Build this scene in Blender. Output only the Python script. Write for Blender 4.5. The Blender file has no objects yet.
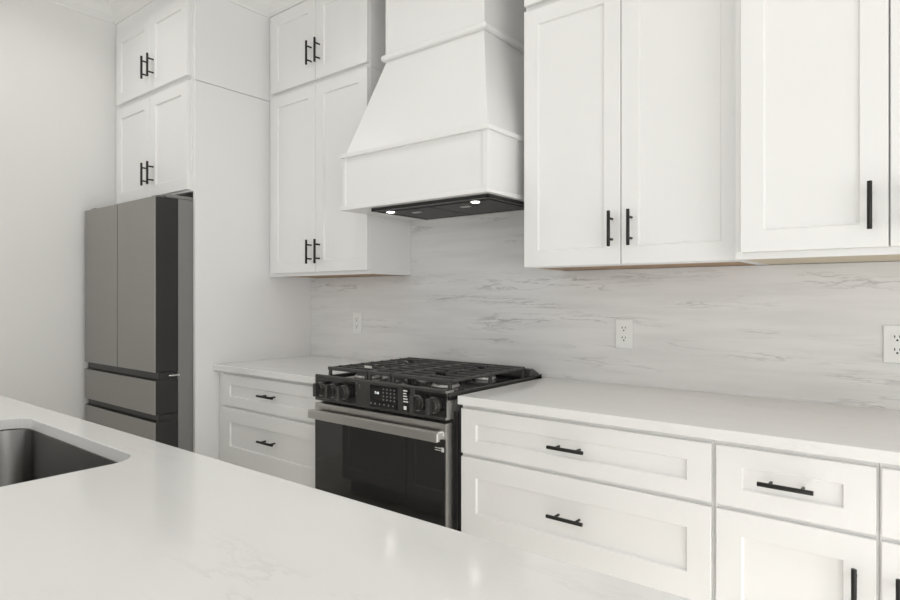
import bpy, bmesh, math, random
from mathutils import Vector, Matrix
random.seed(4)
S = bpy.context.scene
COL = S.collection
# ---------------------------------------------------------------- camera
TH = math.atan(480 / 606.0)
cam_d = bpy.data.cameras.new('camera')
cam = bpy.data.objects.new('camera', cam_d); COL.objects.link(cam)
cam_d.sensor_fit = 'HORIZONTAL'; cam_d.sensor_width = 36
cam_d.lens = 606.0 / 900 * 36
cam_d.shift_y = -3.5 / 900
cam_d.clip_start = 0.02
cam.location = (0, -2.30, 1.27)
cam.rotation_euler = (math.pi / 2, 0, TH)
S.camera = cam
# ---------------------------------------------------------------- world, lights, exposure
LP = dict(world=1.16, aisle=12, side=14, down=2.0, beam=8)
w = bpy.data.worlds.new('world'); S.world = w; w.use_nodes = True
bg = w.node_tree.nodes['Background']
bg.inputs[0].default_value = (1.0, 0.995, 0.985, 1); bg.inputs[1].default_value = LP['world']
def area(name, loc, target, sx, sy, power, col=(1, 1, 1), shape='RECTANGLE', spread=180):
    d = bpy.data.lights.new(name, 'AREA'); d.shape = shape; d.size = sx
    if shape in ('RECTANGLE', 'ELLIPSE'): d.size_y = sy
    d.energy = power; d.color = col; d.spread = math.radians(spread)
    o = bpy.data.objects.new(name, d); COL.objects.link(o); o.location = loc
    o.rotation_euler = (Vector(target) - Vector(loc)).to_track_quat('-Z', 'Y').to_euler()
    return o
area('aisle_low_fill', (2.0, -2.05, .70), (-1.0, -.7, .75), 1.6, 1.3, LP['aisle'], (1, 1, 1))  # added low fill for the lower drawers
area('floor_bounce_beam', (2.3, -1.12, 1.75), (-.1, -1.12, 0), .5, .5, LP['beam'], (1, 1, .99), spread=30)  # added beam onto the aisle floor, its bounce lifts the drawer fronts
area('side_window_daylight', (3.0, -3.4, .95), (-1.2, -.5, .9), 2.4, 1.7, LP['side'], (1, 1, 1))
for i, (x, y) in enumerate([(-3.10, -1.30), (-1.65, -1.05), (-.30, -1.10), (-2.6, -2.9), (-1.1, -2.9)]):
    area('downlight', (x, y, 2.955), (x, y, 0), .13, .13, LP['down'], (1, .985, .96), 'DISK', 150)
S.view_settings.view_transform = 'Standard'; S.view_settings.look = 'None'
S.view_settings.gamma = 1; S.view_settings.use_curve_mapping = False
S.view_settings.exposure = 0.11

# ---------------------------------------------------------------- materials
def new_mat(name, col, rough=.5, metal=0, spec=.5, emit=None, bump=None, coat=0, aniso=0):
    m = bpy.data.materials.new(name); m.use_nodes = True
    nt = m.node_tree; b = nt.nodes['Principled BSDF']
    b.inputs['Base Color'].default_value = (*col, 1); b.inputs['Roughness'].default_value = rough
    b.inputs['Metallic'].default_value = metal; b.inputs['Specular IOR Level'].default_value = spec
    b.inputs['Coat Weight'].default_value = coat
    if emit:
        b.inputs['Emission Color'].default_value = (*emit[0], 1); b.inputs['Emission Strength'].default_value = emit[1]
    if bump:
        tc = nt.nodes.new('ShaderNodeTexCoord'); mp = nt.nodes.new('ShaderNodeMapping')
        mp.inputs['Scale'].default_value = bump[0]
        nz = nt.nodes.new('ShaderNodeTexNoise'); nz.inputs['Scale'].default_value = 1; nz.inputs['Detail'].default_value = 3
        bp = nt.nodes.new('ShaderNodeBump'); bp.inputs['Strength'].default_value = bump[1]; bp.inputs['Distance'].default_value = .001
        nt.links.new(tc.outputs['Object'], mp.inputs[0]); nt.links.new(mp.outputs[0], nz.inputs[0])
        nt.links.new(nz.outputs[0], bp.inputs['Height']); nt.links.new(bp.outputs[0], b.inputs['Normal'])
    return m
def marble(name, base, vein, scale, lo, hi, rot=0, rough=.12, amount=1.0, fine=.0):
    """pale stone with thin streaks stretched along x"""
    m = bpy.data.materials.new(name); m.use_nodes = True
    nt = m.node_tree; b = nt.nodes['Principled BSDF']; N = nt.nodes.new; L = nt.links.new
    b.inputs['Roughness'].default_value = rough
    tc = N('ShaderNodeTexCoord'); mp = N('ShaderNodeMapping')
    mp.inputs['Rotation'].default_value = rot if isinstance(rot, tuple) else (0, rot, 0)
    mp.inputs['Scale'].default_value = scale
    L(tc.outputs['Object'], mp.inputs[0])
    n1 = N('ShaderNodeTexNoise'); n1.inputs['Scale'].default_value = 1.0; n1.inputs['Detail'].default_value = 7
    n1.inputs['Roughness'].default_value = .62; n1.inputs['Distortion'].default_value = .25
    L(mp.outputs[0], n1.inputs[0])
    # thin ridges where the noise crosses its middle
    a = N('ShaderNodeMath'); a.operation = 'SUBTRACT'; a.inputs[1].default_value = .5; L(n1.outputs[0], a.inputs[0])
    ab = N('ShaderNodeMath'); ab.operation = 'ABSOLUTE'; L(a.outputs[0], ab.inputs[0])
    r = N('ShaderNodeMapRange'); r.inputs[1].default_value = lo; r.inputs[2].default_value = hi
    r.inputs[3].default_value = 1; r.inputs[4].default_value = 0; L(ab.outputs[0], r.inputs[0])
    # break the streaks up into patches
    n2 = N('ShaderNodeTexNoise'); n2.inputs['Scale'].default_value = .55; n2.inputs['Detail'].default_value = 3
    mp2 = N('ShaderNodeMapping'); mp2.inputs['Location'].default_value = (3.1, 1.7, 4.4); L(mp.outputs[0], mp2.inputs[0]); L(mp2.outputs[0], n2.inputs[0])
    r2 = N('ShaderNodeMapRange'); r2.inputs[1].default_value = .50; r2.inputs[2].default_value = .68; L(n2.outputs[0], r2.inputs[0])
    mu = N('ShaderNodeMath'); mu.operation = 'MULTIPLY'; L(r.outputs[0], mu.inputs[0]); L(r2.outputs[0], mu.inputs[1])
    # broad soft clouding
    n3 = N('ShaderNodeTexNoise'); n3.inputs['Scale'].default_value = .8; n3.inputs['Detail'].default_value = 5; L(mp.outputs[0], n3.inputs[0])
    r3 = N('ShaderNodeMapRange'); r3.inputs[1].default_value = .42; r3.inputs[2].default_value = .75; r3.inputs[4].default_value = fine; L(n3.outputs[0], r3.inputs[0])
    ad = N('ShaderNodeMath'); ad.operation = 'MULTIPLY_ADD'; ad.inputs[1].default_value = amount; ad.use_clamp = True
    L(mu.outputs[0], ad.inputs[0]); L(r3.outputs[0], ad.inputs[2])
    mx = N('ShaderNodeMix'); mx.data_type = 'RGBA'; mx.inputs['A'].default_value = (*base, 1); mx.inputs['B'].default_value = (*vein, 1)
    L(ad.outputs[0], mx.inputs['Factor']); L(mx.outputs['Result'], b.inputs['Base Color'])
    return m
def wood(name, c1, c2):
    m = bpy.data.materials.new(name); m.use_nodes = True
    nt = m.node_tree; b = nt.nodes['Principled BSDF']; N = nt.nodes.new; L = nt.links.new
    b.inputs['Roughness'].default_value = .6
    tc = N('ShaderNodeTexCoord'); mp = N('ShaderNodeMapping'); mp.inputs['Scale'].default_value = (2, 30, 30)
    n1 = N('ShaderNodeTexNoise'); n1.inputs['Scale'].default_value = 1.5; n1.inputs['Detail'].default_value = 4
    mx = N('ShaderNodeMix'); mx.data_type = 'RGBA'; mx.inputs['A'].default_value = (*c1, 1); mx.inputs['B'].default_value = (*c2, 1)
    L(tc.outputs['Object'], mp.inputs[0]); L(mp.outputs[0], n1.inputs[0]); L(n1.outputs[0], mx.inputs['Factor'])
    L(mx.outputs['Result'], b.inputs['Base Color'])
    return m
M = {}
M['paint'] = new_mat('cabinet_paint', (.832, .829, .817), .32, bump=((60, 60, 60), .04))
M['wall'] = new_mat('wall_paint', (.80, .793, .775), .65, bump=((150, 150, 150), .08))
M['ceil'] = new_mat('ceiling_paint', (.84, .835, .82), .8)
M['trim'] = new_mat('trim_paint', (.83, .825, .81), .4)
M['black'] = new_mat('matte_black_metal', (.018, .017, .016), .38, .4)
M['quartz'] = marble('white_quartz', (.81, .807, .795), (.60, .59, .57), (3.6, 12, 12), 0, .03, (0, 0, -.15), .12, .28, .08)
M['marble'] = marble('grey_veined_marble', (.79, .785, .772), (.36, .355, .348), (2.6, 9, 26), 0, .030, .05, .22, .78, .22)
M['steel'] = new_mat('brushed_steel', (.56, .55, .53), .30, 1, bump=((2, 2, 500), .10))
M['fridge'] = new_mat('fridge_steel', (.36, .352, .335), .36, 1, bump=((400, 2, 2), .05))
M['fridge_side'] = new_mat('fridge_grey_side', (.24, .237, .23), .45, .3)
M['dark'] = new_mat('dark_plastic', (.022, .021, .020), .35)
M['glossblack'] = new_mat('black_glass', (.006, .006, .006), .03, spec=.7)
M['panel'] = new_mat('black_steel', (.085, .083, .080), .34, .7)
M['enamel'] = new_mat('black_enamel', (.012, .012, .012), .08)
M['iron'] = new_mat('cast_iron', (.06, .059, .057), .38, bump=((300, 300, 300), .3))
M['chrome'] = new_mat('chrome', (.8, .8, .78), .12, 1)
M['aluminium'] = new_mat('aluminium', (.62, .61, .6), .3, 1)
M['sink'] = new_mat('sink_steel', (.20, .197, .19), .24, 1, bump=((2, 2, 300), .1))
M['white'] = new_mat('white_plastic', (.86, .86, .84), .3)
M['slot'] = new_mat('slot_black', (.02, .02, .02), .6)
M['dim_print'] = new_mat('dim_print', (.22, .22, .215), .5)
M['print'] = new_mat('pale_print', (.62, .62, .60), .5)
M['lcd'] = new_mat('lit_digits', (.9, .9, .9), .5, emit=((.9, .95, 1), .9))
M['lamp'] = new_mat('lamp_glow', (1, 1, 1), .5, emit=((1, .97, .92), 14))
M['wood'] = wood('raw_plywood', (.50, .33, .20), (.38, .24, .14))
M['pale_wood'] = wood('raw_wood_pale', (.74, .66, .52), (.66, .57, .42))  # paler raw wood than the other undersides
M['oak'] = wood('oak_floor', (.80, .77, .72), (.72, .69, .63))
M['reveal'] = M['paint']

# ---------------------------------------------------------------- helpers
def box(bm, x0, x1, y0, y1, z0, z1):
    if x0 > x1: x0, x1 = x1, x0
    if y0 > y1: y0, y1 = y1, y0
    if z0 > z1: z0, z1 = z1, z0
    v = [bm.verts.new(p) for p in [(x0, y0, z0), (x1, y0, z0), (x1, y1, z0), (x0, y1, z0), (x0, y0, z1), (x1, y0, z1), (x1, y1, z1), (x0, y1, z1)]]
    for f in [(0, 3, 2, 1), (4, 5, 6, 7), (0, 1, 5, 4), (1, 2, 6, 5), (2, 3, 7, 6), (3, 0, 4, 7)]:
        bm.faces.new([v[i] for i in f])
def cyl(bm, p0, p1, r0, r1=None, n=16):
    p0, p1 = Vector(p0), Vector(p1); r1 = r0 if r1 is None else r1
    d = p1 - p0; q = d.to_track_quat('Z', 'Y').to_matrix()
    a = [bm.verts.new(p0 + q @ Vector((r0 * math.cos(t), r0 * math.sin(t), 0))) for t in [2 * math.pi * i / n for i in range(n)]]
    b = [bm.verts.new(p1 + q @ Vector((r1 * math.cos(t), r1 * math.sin(t), 0))) for t in [2 * math.pi * i / n for i in range(n)]]
    for i in range(n):
        f = bm.faces.new([a[i], a[(i + 1) % n], b[(i + 1) % n], b[i]]); f.smooth = True
    bm.faces.new(a[::-1]); bm.faces.new(b)
def prism(bm, prof, axis, a, b):
    """closed 2-D profile extruded along an axis; prof in the two other axes, in order"""
    def P(u, v, t):
        return {'x': (t, u, v), 'y': (u, t, v), 'z': (u, v, t)}[axis]
    A = [bm.verts.new(P(u, v, a)) for u, v in prof]; B = [bm.verts.new(P(u, v, b)) for u, v in prof]
    n = len(prof)
    for i in range(n): bm.faces.new([A[i], A[(i + 1) % n], B[(i + 1) % n], B[i]])
    bm.faces.new(A[::-1]); bm.faces.new(B)
def obj(name, bm, mat, parent=None, bevel=0, seg=2, loc=None):
    bmesh.ops.recalc_face_normals(bm, faces=bm.faces[:])
    me = bpy.data.meshes.new(name); bm.to_mesh(me); bm.free()
    me.materials.append(M[mat] if isinstance(mat, str) else mat)
    o = bpy.data.objects.new(name, me); COL.objects.link(o)
    if bevel:
        md = o.modifiers.new('bevel', 'BEVEL'); md.width = bevel; md.segments = seg; md.limit_method = 'ANGLE'; md.angle_limit = math.radians(40)
    if parent:
        o.parent = parent
        # shapes are written in world coordinates; move them under their thing
        wp = Vector(parent.get('_w', (0, 0, 0)))
        for v in me.vertices: v.co -= wp
        o['_w'] = tuple(wp)
        o['_w'] = (wp.x, wp.y, wp.z)
    return o
def thing(name, label, cat, loc, group=None):
    o = bpy.data.objects.new(name, None); COL.objects.link(o); o.location = loc; o.empty_display_size = .05
    o['label'] = label; o['category'] = cat; o['_w'] = tuple(loc)
    if group: o['group'] = group
    return o
def tag(o, label, cat, group=None):
    o['label'] = label; o['category'] = cat
    if group: o['group'] = group
    return o
def struct(name, bm, mat, **k):
    o = obj(name, bm, mat, **k); o['kind'] = 'structure'; return o
B = bmesh.new

# ---------------------------------------------------------------- setting
CEIL = 2.97
XL, XR, YB, YF = -3.75, 3.2, 0.02, -6.0
b = B(); box(b, XL - .12, XR, YF, YB + .12, -.06, 0); struct('floor', b, 'oak')
b = B(); box(b, XL - .12, XR, YF, YB + .12, CEIL, CEIL + .08); struct('ceiling', b, 'ceil')
b = B(); box(b, XL - .12, XL, YF, YB, 0, CEIL); struct('wall_left', b, 'wall')
b = B(); box(b, XL - .12, XR, YB, YB + .12, 0, CEIL); struct('wall_back', b, 'wall')
# crown moulding: one profile swept along walls and cabinet tops with mitred corners
path_low = [(-2.876, -.7185), (-2.876, -.2855), (-2.0775, -.2855), (-2.0775, YB), (-1.924, YB), (-1.924, -.3335), (-1.386, -.3335), (-1.386, YB),
            (-1.2215, YB), (-1.2215, -.2855), (-.4475, -.2855), (-.4475, -.3855), (1.2, -.3855)]
path_high = [(XL, YF), (XL, -.7255), (-2.8755, -.7255)]
def crown(z):
    h = CEIL - z
    return [(-.004, z), (.006, z), (.009, z + .08 * h), (.018, z + .16 * h), (.037, z + .33 * h), (.058, z + .62 * h), (.072, z + .78 * h), (.084, z + .84 * h), (.086, CEIL), (-.004, CEIL)]
def offset(path, d):
    out = []
    for i, p in enumerate(path):
        p = Vector(p); ns = []
        if i > 0: t = (p - Vector(path[i - 1])).normalized(); ns.append(Vector((t.y, -t.x)))
        if i < len(path) - 1: t = (Vector(path[i + 1]) - p).normalized(); ns.append(Vector((t.y, -t.x)))
        if len(ns) == 1: out.append(p + ns[0] * d)
        else:
            s = ns[0] + ns[1]; out.append(p + s * (d / max(1e-6, s.dot(ns[0]))))
    return out
for name, path, z in (('trim_1', path_high, 2.868), ('trim_2', path_low, 2.815)):
    b = B(); rows = []; prof = crown(z)
    for d, zz in prof: rows.append([b.verts.new((q.x, q.y, zz)) for q in offset(path, d)])
    for r in range(len(prof)):
        A, C = rows[r], rows[(r + 1) % len(prof)]
        for i in range(len(path) - 1): b.faces.new([A[i], A[i + 1], C[i + 1], C[i]])
    b.faces.new([r[0] for r in rows]); b.faces.new([r[-1] for r in rows])
    struct(name, b, 'trim')

# ---------------------------------------------------------------- cabinet parts (fronts face -y unless flipped)
def shaker(bm, x0, x1, z0, z1, y, st=.060, th=.020, rec=.008, s=-1, sb=None, stp=None):
    """frame-and-panel front; its face lies at y, body goes back (away from viewer); s=-1 faces -y, s=1 faces +y"""
    bk = y - s * th; pn = y - s * rec; bv = .004
    sb = st if sb is None else sb; stp = st if stp is None else stp
    def ring(i, yy):
        lo, hi = (i, i) if i < .01 else (i - st + sb, i - st + stp)
        return [bm.verts.new(p) for p in [(x0 + i, yy, z0 + lo), (x1 - i, yy, z0 + lo), (x1 - i, yy, z1 - hi), (x0 + i, yy, z1 - hi)]]
    e = .0015
    R = [ring(0, bk), ring(0, y - s * e), ring(e, y), ring(st, y), ring(st + bv * .35, y - s * .002), ring(st + bv, pn)]
    for a, c in zip(R, R[1:]):
        for i in range(4): bm.faces.new([a[i], a[(i + 1) % 4], c[(i + 1) % 4], c[i]])
    bm.faces.new(R[0]); bm.faces.new(R[-1])
def pull(parent, x, z, y, vertical=True, L=.122, s=-1):
    """bar pull: rod on two posts, y is the surface it is screwed to"""
    b = B(); yy = y + s * .033; h = L / 2; p = L * .29
    if vertical:
        cyl(b, (x, yy, z - h), (x, yy, z + h), .0058)
        for k in (-p, p): cyl(b, (x, y - s * .001, z + k), (x, yy, z + k), .0042, n=10)
    else:
        cyl(b, (x - h, yy, z), (x + h, yy, z), .0058)
        for k in (-p, p): cyl(b, (x + k, y - s * .001, z), (x + k, yy, z), .0042, n=10)
    return obj('handle', b, 'black', parent, bevel=.0008, seg=1)
def upper(name, label, x0, x1, z0, z1, yf, doors, group, hz=None, hinge='pair', under='wood', yb=YB - .001, zd0=None, zd1=None, handles=None):
    """wall cabinet; yf = face-frame front"""
    t = thing(name, label, 'cabinet', ((x0 + x1) / 2, yb, z0), group)
    b = B(); r = .005
    box(b, x0, x1, yf, yb, z0 + r, z1)
    box(b, x0, x1, yf, yf + .020, z0, z0 + r); box(b, x0, x0 + .016, yf + .02, yb, z0, z0 + r); box(b, x1 - .016, x1, yf + .02, yb, z0, z0 + r)
    obj('body', b, 'paint', t)
    if under:
        b = B(); box(b, x0 + .016, x1 - .016, yf + .020, yb - .02, z0 + r - .004, z0 + r)
        obj('underside', b, under, t)
    for i, (a, c) in enumerate(doors):
        b = B(); shaker(b, a, c, zd0 or z0 + .017, zd1 or z1 - .008, yf - .020)
        d = obj('door', b, 'paint', t)
        hx = handles[i] if handles else None
        if hx is not None: pull(d, hx, hz, yf - .020)
    return t
G_UP = 'white shaker wall cabinets'
YU = -.285
upper('wall_cabinet', 'white two-door wall cabinet between tall white panel and range hood', -2.838, -2.078, 1.378, 2.362, YU, [(-2.834, -2.456), (-2.453, -2.080)], None,
      hz=1.498, handles=[-2.488, -2.422], zd1=2.354)
upper('wall_cabinet', 'short white two-door top cabinet left of the hood, stacked above taller cabinet', -2.838, -2.078, 2.364, CEIL - .001, YU, [(-2.834, -2.456), (-2.453, -2.080)], None,
      hz=2.511, handles=[-2.488, -2.422], under=None, zd0=2.377, zd1=2.797)
upper('wall_cabinet', 'white wall cabinet with two meeting handles, immediately right of range hood', -1.221, -.449, 1.378, 2.362, YU, [(-1.219, -.834), (-.831, -.4475)], None,
      hz=1.503, handles=[-.863, -.794], zd0=1.381, zd1=2.358)
upper('wall_cabinet', 'top cabinet at upper frame edge, just right of hood chimney', -1.221, -.449, 2.364, CEIL - .001, YU, [(-1.219, -.834), (-.831, -.4475)], None,
      hz=2.511, handles=[-.863, -.794], under=None, zd0=2.380, zd1=2.797)
upper('wall_cabinet', 'deeper white wall cabinet at right edge, standing proud of its neighbour', -.447, .280, 1.378, 2.362, -.385, [(-.430, -.0825), (-.0785, .268)], None,
      hz=1.502, handles=[-.120, -.044], under='pale_wood', zd0=1.397, zd1=2.356)
upper('wall_cabinet', 'top cabinet above the deeper right-hand cabinet', -.447, .280, 2.364, CEIL - .001, -.385, [(-.430, -.0825), (-.0785, .268)], None,
      hz=2.511, handles=[-.120, -.044], under=None, zd0=2.377, zd1=2.797)
YFR = -.725
upper('fridge_cabinet', 'white two-door cabinet directly above the refrigerator', XL + .002, -2.897, 1.797, 2.362, YFR, [(-3.705, -3.299), (-3.295, -2.905)], None,
      hz=1.927, handles=[-3.320, -3.254], under=None, zd0=1.806, zd1=2.350)
upper('fridge_cabinet', 'white two-door top cabinet nearest left wall, highest above refrigerator', XL + .002, -2.897, 2.364, CEIL - .001, YFR, [(-3.705, -3.299), (-3.295, -2.905)], None,
      hz=2.501, handles=[-3.320, -3.254], under=None, zd0=2.377, zd1=2.785)
t = thing('tall_panel', 'tall white end panel standing between refrigerator and drawer cabinet', 'panel', (-2.886, -.35, 0))
b = B(); box(b, -2.896, -2.876, -.718, YB - .001, 0, 2.352); obj('lower_panel', b, 'paint', t, bevel=.0015)
b = B(); box(b, -2.896, -2.876, -.718, YB - .001, 2.3545, CEIL - .001); obj('upper_panel', b, 'paint', t, bevel=.0015)
b = B(); box(b, -2.8755, -2.8395, YU + .002, YB - .001, 1.378, CEIL - .001); tag(obj('filler_strip', b, 'paint'), 'narrow white filler strip between tall panel and wall cabinets', 'filler')

# base cabinets
ZC = .914; ZW = .923
def base(name, label, x0, x1, fronts, yb=YB - .001, yf=-.586, s=-1):
    t = thing(name, label, 'cabinet', ((x0 + x1) / 2, (yf + yb) / 2, 0))
    b = B(); box(b, x0, x1, yf, yb, .10, ZW - .031); box(b, x0, x1, yf - s * .07, yb, 0, .10)
    obj('body', b, 'paint', t)
    for kind, a, c, z0, z1, h in fronts:
        rails = {D1: (.048, .050), D2: (.084, .068)}.get((z0, z1), (.062, .062))
        b = B(); shaker(b, a, c, z0, z1, yf + s * .014, st=.063, th=.014, s=s, sb=rails[0], stp=rails[1])
        d = obj(kind, b, 'paint', t)
        if h: pull(d, h[0], h[1], yf + s * .014, h[2], s=s)
    return t
D1 = (.720, .877); D2 = (.433, .708); D3 = (.118, .423)
base('base_cabinet', 'white drawer cabinet between tall panel and range', -2.875, -2.042,
     [('drawer', -2.824, -2.046, *D1, (-2.418, .803, False)), ('drawer', -2.824, -2.046, *D2, (-2.418, .588, False)), ('drawer', -2.824, -2.046, *D3, (-2.418, .30, False))])
base('base_cabinet', 'wide white drawer cabinet just right of the range', -1.300, -.4525,
     [('drawer', -1.297, -.458, *D1, (-.875, .801, False)), ('drawer', -1.297, -.458, *D2, (-.877, .586, False)), ('drawer', -1.297, -.458, *D3, (-.877, .30, False))])
base('base_cabinet', 'white base cabinet at right edge with one drawer over a door', -.4515, -.0925,
     [('drawer', -.446, -.097, *D1, (-.2785, .801, False)), ('door', -.446, -.097, .118, .709, (-.137, .583, True))])
base('base_cabinet', 'white base cabinet cut off by right frame edge', -.0915, .640,
     [('drawer', -.087, .272, *D1, (.092, .801, False)), ('door', -.087, .272, .118, .709, (-.054, .583, True)), ('drawer', .276, .636, *D1, (.456, .801, False)), ('door', .276, .636, .118, .709, (.60, .583, True))])

# counters
b = B(); box(b, -2.8755, -2.040, -.622, -.0005, ZW - .030, ZW); tag(obj('countertop', b, 'quartz', bevel=.002), 'short white quartz countertop between tall panel and range', 'countertop')
b = B(); box(b, -1.296, .66, -.622, -.0005, ZW - .030, ZW); tag(obj('countertop', b, 'quartz', bevel=.002), 'long white quartz countertop running right from the range', 'countertop')
# backsplash slab
b = B()
prism(b, [(-2.8755, .900), (.66, .900), (.66, 1.377), (-1.2215, 1.377), (-1.2215, 1.655), (-2.0775, 1.655), (-2.0775, 1.377), (-2.8755, 1.377)], 'y', 0, YB - .001)
tag(obj('backsplash', b, 'marble'), 'grey-veined stone backsplash slab behind range and counters', 'backsplash')

# outlets
def outlet(x, z, label):
    t = thing('wall_outlet', label, 'outlet', (x, -.0005, z))
    b = B(); box(b, x - .035, x + .035, -.006, -.0005, z - .0575, z + .0575); obj('cover_plate', b, 'white', t, bevel=.0025)
    for k in (-1, 1):
        zc = z + k * .0195
        b = B(); n = 24; ring = []
        for i in range(n):
            a = 2 * math.pi * i / n; ring.append((x + .0172 * math.cos(a), zc + max(-.0135, min(.0135, .0172 * math.sin(a)))))
        prism(b, ring, 'y', -.0078, -.005); r = obj('receptacle', b, 'white', t)
        b = B(); box(b, x - .0078, x - .0050, -.0084, -.0070, zc + .0005, zc + .0080); box(b, x + .0050, x + .0078, -.0084, -.0070, zc + .0010, zc + .0075)
        cyl(b, (x, -.0084, zc - .0068), (x, -.0070, zc - .0068), .0030, n=12); obj('slots', b, 'slot', r)
    b = B(); cyl(b, (x, -.0072, z), (x, -.0050, z), .0026, n=12); obj('screw', b, 'white', t)
outlet(-2.470, 1.124, 'white outlet on backsplash left of the range')
outlet(-.944, 1.124, 'white outlet on backsplash just right of the range')
outlet(-.078, 1.124, 'white outlet on backsplash cut by right frame edge')

# ---------------------------------------------------------------- range hood
HX0, HX1, HY = -2.043, -1.267, -.480
t = thing('range_hood', 'white tapered wood range hood above the black range', 'range hood', ((HX0 + HX1) / 2, 0, 1.645))
b = B()
box(b, HX0, HX1, HY, -.001, 1.650, 1.890)
# corner boards and rails round the recessed apron panel
for (a, c) in ((HX0 - .004, HX0 + .016), (HX1 - .020, HX1 + .004)): box(b, a, c, HY - .004, HY + .02, 1.665, 1.885)
box(b, HX1 - .01, HX1 + .004, -.022, -.001, 1.665, 1.885)
obj('apron', b, 'paint', t, bevel=.001)
b = B()
def ledge(b, z0, z1, e, x0=HX0, x1=HX1, y=HY): box(b, x0 - e, x1 + e, y - e, -.001, z0, z1)
ledge(b, 1.882, 1.901, .013); ledge(b, 1.6505, 1.668, .012)
obj('apron_trim', b, 'paint', t, bevel=.003)
# tapered middle
CX0, CX1, CY = -1.924, -1.386, -.333; ZT = 2.330
b = B()
lo = [b.verts.new(p) for p in [(HX0 + .004, -.001, 1.895), (HX0 + .004, HY + .004, 1.895), (HX1 - .004, HY + .004, 1.895), (HX1 - .004, -.001, 1.895)]]
hi = [b.verts.new(p) for p in [(CX0, -.001, ZT), (CX0, CY, ZT), (CX1, CY, ZT), (CX1, -.001, ZT)]]
for i in range(4): b.faces.new([lo[i], lo[(i + 1) % 4], hi[(i + 1) % 4], hi[i]])
b.faces.new(lo[::-1]); b.faces.new(hi); obj('tapered_canopy', b, 'paint', t, bevel=.0015)
b = B(); box(b, CX0, CX1, CY, YB - .001, ZT, CEIL - .001)
for (a, c) in ((CX0 - .003, CX0 + .018), (CX1 - .018, CX1 + .003)): box(b, a, c, CY - .003, CY + .02, ZT + .03, CEIL - .001)
obj('chimney', b, 'paint', t, bevel=.001)
b = B(); ledge(b, ZT - .002, ZT + .026, .020, CX0, CX1, CY)
obj('band_moulding', b, 'paint', t, bevel=.011, seg=4)
IX0, IX1, IY0, IY1 = -1.888, -1.276, -.462, -.100
b = B(); box(b, IX0, IX1, IY0, IY1, 1.640, 1.6505)
for (x0, x1, y0, y1) in ((IX0, IX1, IY0, IY0 + .012), (IX0, IX1, IY1 - .012, IY1), (IX0, IX0 + .012, IY0, IY1), (IX1 - .012, IX1, IY0, IY1)): box(b, x0, x1, y0, y1, 1.636, 1.642)
ins = obj('vent_insert', b, 'dark', t)
b = B()
y = -.405
while y < -.125:
    box(b, IX0 + .03, -1.61, y, y + .007, 1.6355, 1.6405); box(b, -1.60, IX1 - .03, y, y + .007, 1.6355, 1.6405); y += .014
obj('baffle_filter', b, 'panel', ins)
for x in (-1.828, -1.376):
    b = B(); cyl(b, (x, -.405, 1.6385), (x, -.405, 1.6345), .021, n=24); l = obj('lamp_ring', b, 'aluminium', ins)
    b = B(); cyl(b, (x, -.405, 1.6350), (x, -.405, 1.6335), .016, n=24); obj('lamp', b, 'lamp', l)
for x in (-1.74, -1.475):
    b = B(); box(b, x - .022, x + .022, -.345, -.325, 1.632, 1.6365); obj('filter_latch', b, 'aluminium', ins, bevel=.001)

# ---------------------------------------------------------------- range
RX0, RX1 = -2.032, -1.327
RF = -.650
t = thing('range', 'black and steel slide-in gas range under the hood', 'range', ((RX0 + RX1) / 2, -.33, 0))
b = B(); box(b, RX0 + .004, RX1 - .004, -.606, -.012, .05, .905); obj('body', b, 'fridge_side', t, bevel=.002)
b = B(); box(b, RX0 + .002, RX1 + .000, -.612, -.604, .10, .835); box(b, RX1 - .004, RX1 + .014, -.598, -.590, .10, .86); obj('side_trim', b, 'dark', t)
# cooktop deck with raised rim
b = B(); box(b, RX0, RX1 + .012, -.640, -.004, .905, .922); obj('cooktop', b, 'enamel', t, bevel=.002)
b = B(); box(b, RX1 - .004, RX1 + .014, -.640, -.004, .918, .931); box(b, RX0 - .010, RX0 + .008, -.640, -.004, .918, .931); box(b, RX0 - .010, RX1 + .014, -.062, -.004, .918, .935)
obj('cooktop_rim', b, 'panel', t, bevel=.003)
# control panel: upright face with a narrow top lip
b = B(); prism(b, [(RF, .836), (RF, .940), (RF + .004, .944), (RF + .046, .936), (RF + .046, .836)], 'x', RX0, RX1); cp = obj('control_panel', b, 'panel', t, bevel=.001)
b = B(); box(b, RX1, RX1 + .002, RF + .001, RF + .045, .837, .938); obj('lit_end_plate', b, 'steel', t)  # added paler plate, puts the brighter lit end face into the colour
b = B(); box(b, -1.702, -1.556, RF - .0012, RF + .001, .846, .930); obj('display', b, 'glossblack', t)
def txt(parent, s, x, z, size, mat, y, align='LEFT'):
    cu = bpy.data.curves.new('t', 'FONT'); cu.body = s; cu.size = size; cu.extrude = .0002; cu.align_x = align
    o = bpy.data.objects.new('t', cu); dg = bpy.context.evaluated_depsgraph_get(); COL.objects.link(o); dg.update()
    me = bpy.data.meshes.new_from_object(o.evaluated_get(dg)); COL.objects.unlink(o); bpy.data.objects.remove(o)
    me.transform(Matrix.Translation((x, y, z)) @ Matrix.Rotation(math.pi / 2, 4, 'X'))
    bm = B(); bm.from_mesh(me); return bm
b = txt(None, '7:10', -1.676, .896, .013, 'lcd', RF - .0016); obj('clock_digits', b, 'lcd', t)
b = B()
for r, z in enumerate((.915, .902, .888, .875)):
    for c in range(4):
        x = -1.632 + c * .019; box(b, x, x + .006, RF - .0018, RF - .0008, z, z + .005)
for c in range(6): x = -1.696 + c * .0235; cyl(b, (x, RF - .0018, .858), (x, RF - .0008, .858), .0034, n=10)
obj('touch_icons', b, 'dim_print', t)
b = B()
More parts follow.
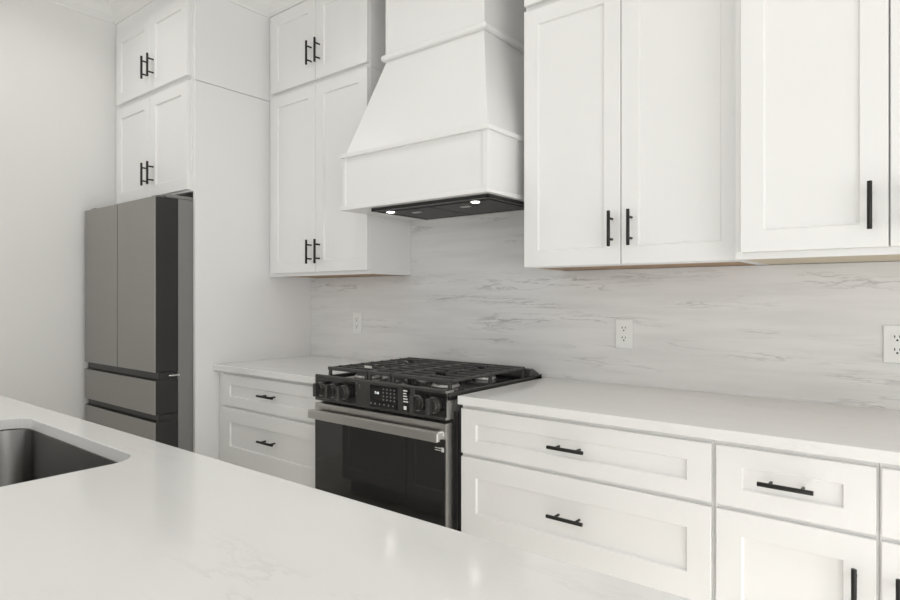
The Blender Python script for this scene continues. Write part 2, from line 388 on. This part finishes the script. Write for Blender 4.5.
for x, z in ((-1.795, .925), (-1.778, .928), (-1.762, .921), (-1.795, .912), (-1.760, .912)): box(b, x - .003, x + .003, RF - .0006, RF + .001, z - .002, z + .002)
obj('knob_print', b, 'dim_print', t)
b = B(); box(b, -1.793, -1.779, RF - .0006, RF + .001, .884, .888); obj('oven_print', b, 'dim_print', t)
b = B(); box(b, -1.530, -1.494, RF - .0012, RF + .001, .846, .934); st = obj('info_strip', b, 'glossblack', t)
b = B()
for i, (z, wd) in enumerate(((.922, .020), (.912, .015), (.902, .018), (.892, .022), (.882, .024))): box(b, -1.526, -1.526 + wd, RF - .0018, RF - .0008, z - .0022, z + .0022)
box(b, -1.524, -1.510, RF - .0018, RF - .0008, .852, .866); obj('info_print', b, 'white', st)
for x, w2 in ((-1.905, .12), (-1.395, .085)):
    b = B(); box(b, x - w2 + .012, x + w2 - .012 if x > -1.5 else x + w2, RF - .0010, RF + .001, .846, .930)
    obj('knob_backing', b, 'glossblack', t)
def knob(x, z=.886, tilt=0):
    b = B(); cyl(b, (x, RF, z), (x, RF - .012, z), .0285, .0275, 28); cyl(b, (x, RF - .012, z), (x, RF - .028, z), .0255, .0235, 28)
    k = obj('knob', b, 'panel', t, bevel=.001)
    b = B(); box(b, x - .0075, x + .0075, RF - .047, RF - .024, z - .027, z + .027); obj('knob_grip', b, 'panel', k, bevel=.002)
    b = B(); n = 24
    for i in range(n):                                   # bright collar round the knob's base
        a0 = 2 * math.pi * i / n; a1 = 2 * math.pi * (i + 1) / n
        q = [(x + r * math.cos(a), RF - .0135, z + r * math.sin(a)) for r, a in ((.0262, a0), (.0262, a1), (.0280, a1), (.0280, a0))]
        q2 = [(p[0], p[1] + .002, p[2]) for p in q]
        v = [b.verts.new(p) for p in q + q2]
        for f in ((0, 1, 2, 3), (7, 6, 5, 4), (2, 3, 7, 6), (0, 1, 5, 4)): b.faces.new([v[j] for j in f])
    bmesh.ops.remove_doubles(b, verts=b.verts[:], dist=1e-5)
    obj('knob_collar', b, 'aluminium', k)
for x in (-1.983, -1.912, -1.842): knob(x)
for x in (-1.448, -1.372): knob(x)
# oven door
b = B(); prism(b, [(RF, .768), (RF, .824), (RF + .044, .824), (RF + .044, .20), (RF + .003, .20), (RF + .003, .768)], 'x', RX0, RX1)
od = obj('oven_door', b, 'steel', t)
b = B(); box(b, RX0 + .001, RX1 - .004, RF - .001, RF + .0029, .202, .7675); obj('door_glass', b, 'glossblack', od)
b = B(); box(b, RX0 + .004, RX1 - .006, -.692, -.672, .765, .800)
for x in (RX0 + .004, RX1 - .030): box(b, x, x + .024, -.674, RF + .001, .772, .797)
obj('handle', b, 'steel', od, bevel=.002)
b = B(); xe = RX1 - .006
box(b, xe, xe + .002, -.692, -.652, .795, .800); box(b, xe, xe + .002, -.692, -.686, .768, .800); box(b, xe, xe + .002, -.658, -.652, .782, .800); obj('handle_cap', b, 'white', od)
b = B(); box(b, -1.374, -1.346, RF - .0016, RF - .0005, .735, .738); box(b, -1.374, -1.348, RF - .0016, RF - .0005, .727, .730); box(b, -1.345, -1.333, RF - .0016, RF - .0005, .724, .740); obj('door_sticker', b, 'print', od)
b = B(); box(b, RX0, RX1, RF, RF + .044, .06, .192); obj('bottom_drawer', b, 'steel', t, bevel=.002)
# burners
for x, y, r in ((-1.90, -.47, .050), (-1.90, -.20, .038), (-1.68, -.33, .044), (-1.47, -.47, .046), (-1.47, -.20, .036)):
    b = B(); cyl(b, (x, y, .921), (x, y, .934), r + .014, r + .004, 28); bu = obj('burner', b, 'aluminium', t)
    b = B(); cyl(b, (x, y, .934), (x, y, .943), r, r - .004, 28); obj('burner_cap', b, 'iron', bu, bevel=.002)
# grates
def grate(x0, x1, outer=0):
    b = B(); y0, y1, zt, h = -.598, -.085, .972, .011
    box(b, x0, x1, y0, y0 + .013, zt - .015, zt); box(b, x0, x1, y1 - .013, y1, zt - h, zt)
    box(b, x0, x0 + .010, y0, y1, zt - .013, zt - .002); box(b, x1 - .010, x1, y0, y1, zt - .013, zt - .002)
    n = 8
    for i in range(1, n):
        y = y0 + (y1 - y0) * i / n
        if x1 - x0 > .2:
            xm = (x0 + x1) / 2; g = .030 if i in (2, 3, 5, 6) else 0
            box(b, x0, xm - g, y - .0045, y + .0045, zt - h, zt); box(b, xm + g, x1, y - .0045, y + .0045, zt - h, zt)
        else: box(b, x0, x1, y - .0045, y + .0045, zt - h, zt)
    if x1 - x0 > .2:
        xm = (x0 + x1) / 2
        for a, c in ((y0, -.50), (-.44, -.23), (-.17, y1)): box(b, xm - .0045, xm + .0045, a, c, zt - h, zt)
    for x in (x0 + .002, x1 - .016):
        for y in (y0 + .001, y1 - .015, (y0 + y1) / 2): prism(b, [(y - .001, .9215), (y + .015, .9215), (y + .011, zt - .006), (y + .003, zt - .006)], 'x', x, x + .014)
    g = obj('grate', b, 'iron', t, bevel=.0032)
    return g
grate(-2.014, -1.776); grate(-1.774, -1.645); grate(-1.643, -1.346)
# sloped rear vent rail behind the grates
b = B(); prism(b, [(-.082, .930), (-.078, .962), (-.060, .963), (-.010, .938), (-.006, .930)], 'x', RX0 + .01, RX1 + .004); obj('rear_vent_rail', b, 'iron', t, bevel=.003)

# ---------------------------------------------------------------- refrigerator
FX0, FX1, FY = -3.714, -2.8975, -.908
t = thing('refrigerator', 'grey stainless french-door refrigerator in the alcove by left wall', 'refrigerator', ((FX0 + FX1) / 2, -.4, 0))
b = B(); box(b, FX0 + .004, FX1 - .001, -.793, -.03, .03, 1.7505); obj('body', b, 'fridge_side', t, bevel=.002)
xm = (FX0 + FX1) / 2
def leaf(name, x0, x1, z0, z1):
    b = B(); box(b, x0, x1, FY + .003, FY + .114, z0, z1); d = obj(name, b, 'dark', t, bevel=.002)
    b = B(); box(b, x0 + .0006, x1 - .0006, FY, FY + .004, z0 + .0005, z1 - .0005); obj('door_skin', b, 'fridge', d, bevel=.001)
    return d
for x0, x1 in ((FX0, xm - .0035), (xm + .0035, FX1)): leaf('door', x0, x1, .905, 1.750)
def drawer(z0, z1):
    d = leaf('freezer_drawer', FX0, FX1, z0, z1)
    return d
drawer(.702, .866); drawer(.06, .667)
for z0, z1 in ((.866, .9035), (.667, .7005)):
    b = B(); box(b, FX0 + .001, FX1 - .002, FY + .018, FY + .11, z0, z1); obj('handle_recess', b, 'dark', t)
    b = B(); prism(b, [(FY + .002, z0 + .0005), (FY + .006, z0 + .0005), (FY + .028, z0 + .010), (FY + .028, z0 + .0005)], 'x', FX0 + .002, FX1 - .002); obj('grip_rail', b, 'panel', t)
for x in (FX0 + .05, FX1 - .055):
    b = B(); box(b, x - .045, x + .050, -.850, -.70, 1.7515, 1.768); box(b, x - .030, x + .030, -.885, -.850, 1.7515, 1.762); obj('hinge_cover', b, 'fridge_side', t, bevel=.003)
b = B(); cyl(b, (FX1 - .010, -.86, .885), (FX1 + .004, -.80, .885), .0035, n=8); box(b, FX1 - .006, FX1 + .002, -.825, -.788, .881, .889); obj('hinge_pin', b, 'chrome', t)
b = B(); box(b, FX0 + .01, FX1 - .01, -.76, -.05, 0, .03); obj('foot_grille', b, 'dark', t)

# ---------------------------------------------------------------- island
IYF, IYN, IX_0, IX_1 = -1.587, -2.235, -3.00, -.10
SX0, SX1, SY0, SY1, SR = -2.105, -1.364, -2.085, -1.675, .065
def rrect(x0, x1, y0, y1, r, n=8):
    P = []
    for cx, cy, a in ((x1 - r, y1 - r, 0), (x0 + r, y1 - r, 90), (x0 + r, y0 + r, 180), (x1 - r, y0 + r, 270)):
        for i in range(n + 1):
            t_ = math.radians(a + 90 * i / n); P.append((cx + r * math.cos(t_), cy + r * math.sin(t_)))
    return P
b = B(); outer = [(IX_0, IYN), (IX_1, IYN), (IX_1, -1.564), (IX_0, -1.597)]; inner = rrect(SX0, SX1, SY0, SY1, SR)
def slab(bm, outer, inner, z0, z1):
    faces = []
    for z in (z0, z1):
        vo = [bm.verts.new((x, y, z)) for x, y in outer]; vi = [bm.verts.new((x, y, z)) for x, y in inner]
        eo = [bm.edges.new((vo[i], vo[(i + 1) % len(vo)])) for i in range(len(vo))]; ei = [bm.edges.new((vi[i], vi[(i + 1) % len(vi)])) for i in range(len(vi))]
        bmesh.ops.triangle_fill(bm, use_beauty=True, edges=eo + ei); faces.append((vo, vi))
    for k in (0, 1):
        A, C = faces[0][k], faces[1][k]; n = len(A)
        for i in range(n):
            f = bm.faces.new([A[i], A[(i + 1) % n], C[(i + 1) % n], C[i]])
slab(b, outer, inner, ZC - .030, ZC)
tag(obj('island_countertop', b, 'quartz', bevel=.0015), 'white quartz island top in the foreground with sink cut-out', 'countertop')
t = thing('undermount_sink', 'stainless undermount sink set in the island top', 'sink', ((SX0 + SX1) / 2, (SY0 + SY1) / 2, .66))
b = B(); zr = ZC - .0305
loops = []
for (e, z) in ((.030, zr), (.004, zr), (.003, zr - .004), (-.004, zr - .17), (-.022, zr - .205), (-.060, zr - .215)):
    rr = max(.03, SR + e * .6); loops.append([b.verts.new((x, y, z)) for x, y in rrect(SX0 - e, SX1 + e, SY0 - e, SY1 + e, rr)])
for A, C in zip(loops, loops[1:]):
    n = len(A)
    for i in range(n):
        f = b.faces.new([A[i], A[(i + 1) % n], C[(i + 1) % n], C[i]]); f.smooth = True
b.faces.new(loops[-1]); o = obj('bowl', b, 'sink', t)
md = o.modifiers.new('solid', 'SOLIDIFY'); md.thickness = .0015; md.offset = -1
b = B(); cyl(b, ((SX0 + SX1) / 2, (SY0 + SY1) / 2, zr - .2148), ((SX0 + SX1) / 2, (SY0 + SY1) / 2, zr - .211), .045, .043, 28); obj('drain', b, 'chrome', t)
# island cabinets, their fronts face the range (seen in the oven glass)
F = []
edges = [-2.96, -2.40, -1.30, -.72, -.15]
t = thing('kitchen_island', 'white kitchen island cabinets under the foreground quartz top', 'island', (-1.2, -1.9, 0))
b = B(); yf = -1.640; zt = ZC - .031
box(b, -2.97, SX0 - .06, -2.20, yf, .10, zt); box(b, SX1 + .06,  -.14, -2.20, yf, .10, zt); box(b, SX0 - .06, SX1 + .06, -2.20, yf, .10, .62)
box(b, SX0 - .06, SX1 + .06, yf - .002, yf, .62, zt); box(b, SX0 - .06, SX1 + .06, -2.20, -2.19, .62, zt); box(b, -2.97,  -.14, -2.20, yf - .07, 0, .10)
obj('body', b, 'paint', t)
for a, c in zip(edges, edges[1:]):
    b = B(); shaker(b, a + .003, c - .003, .722, .877, yf + .020, st=.056, s=1); d = obj('drawer', b, 'paint', t); pull(d, (a + c) / 2, .80, yf + .020, False, s=1)
    if c - a > .8:
        m_ = (a + c) / 2
        for p, q, hx in ((a + .003, m_ - .0015, m_ - .035), (m_ + .0015, c - .003, m_ + .035)):
            b = B(); shaker(b, p, q, .118, .709, yf + .020, s=1); d = obj('door', b, 'paint', t); pull(d, hx, .60, yf + .020, True, s=1)
    else:
        b = B(); shaker(b, a + .003, c - .003, .118, .709, yf + .020, s=1); d = obj('door', b, 'paint', t); pull(d, c - .04, .60, yf + .020, True, s=1)

for o in bpy.data.objects:
    if '_w' in o: del o['_w']
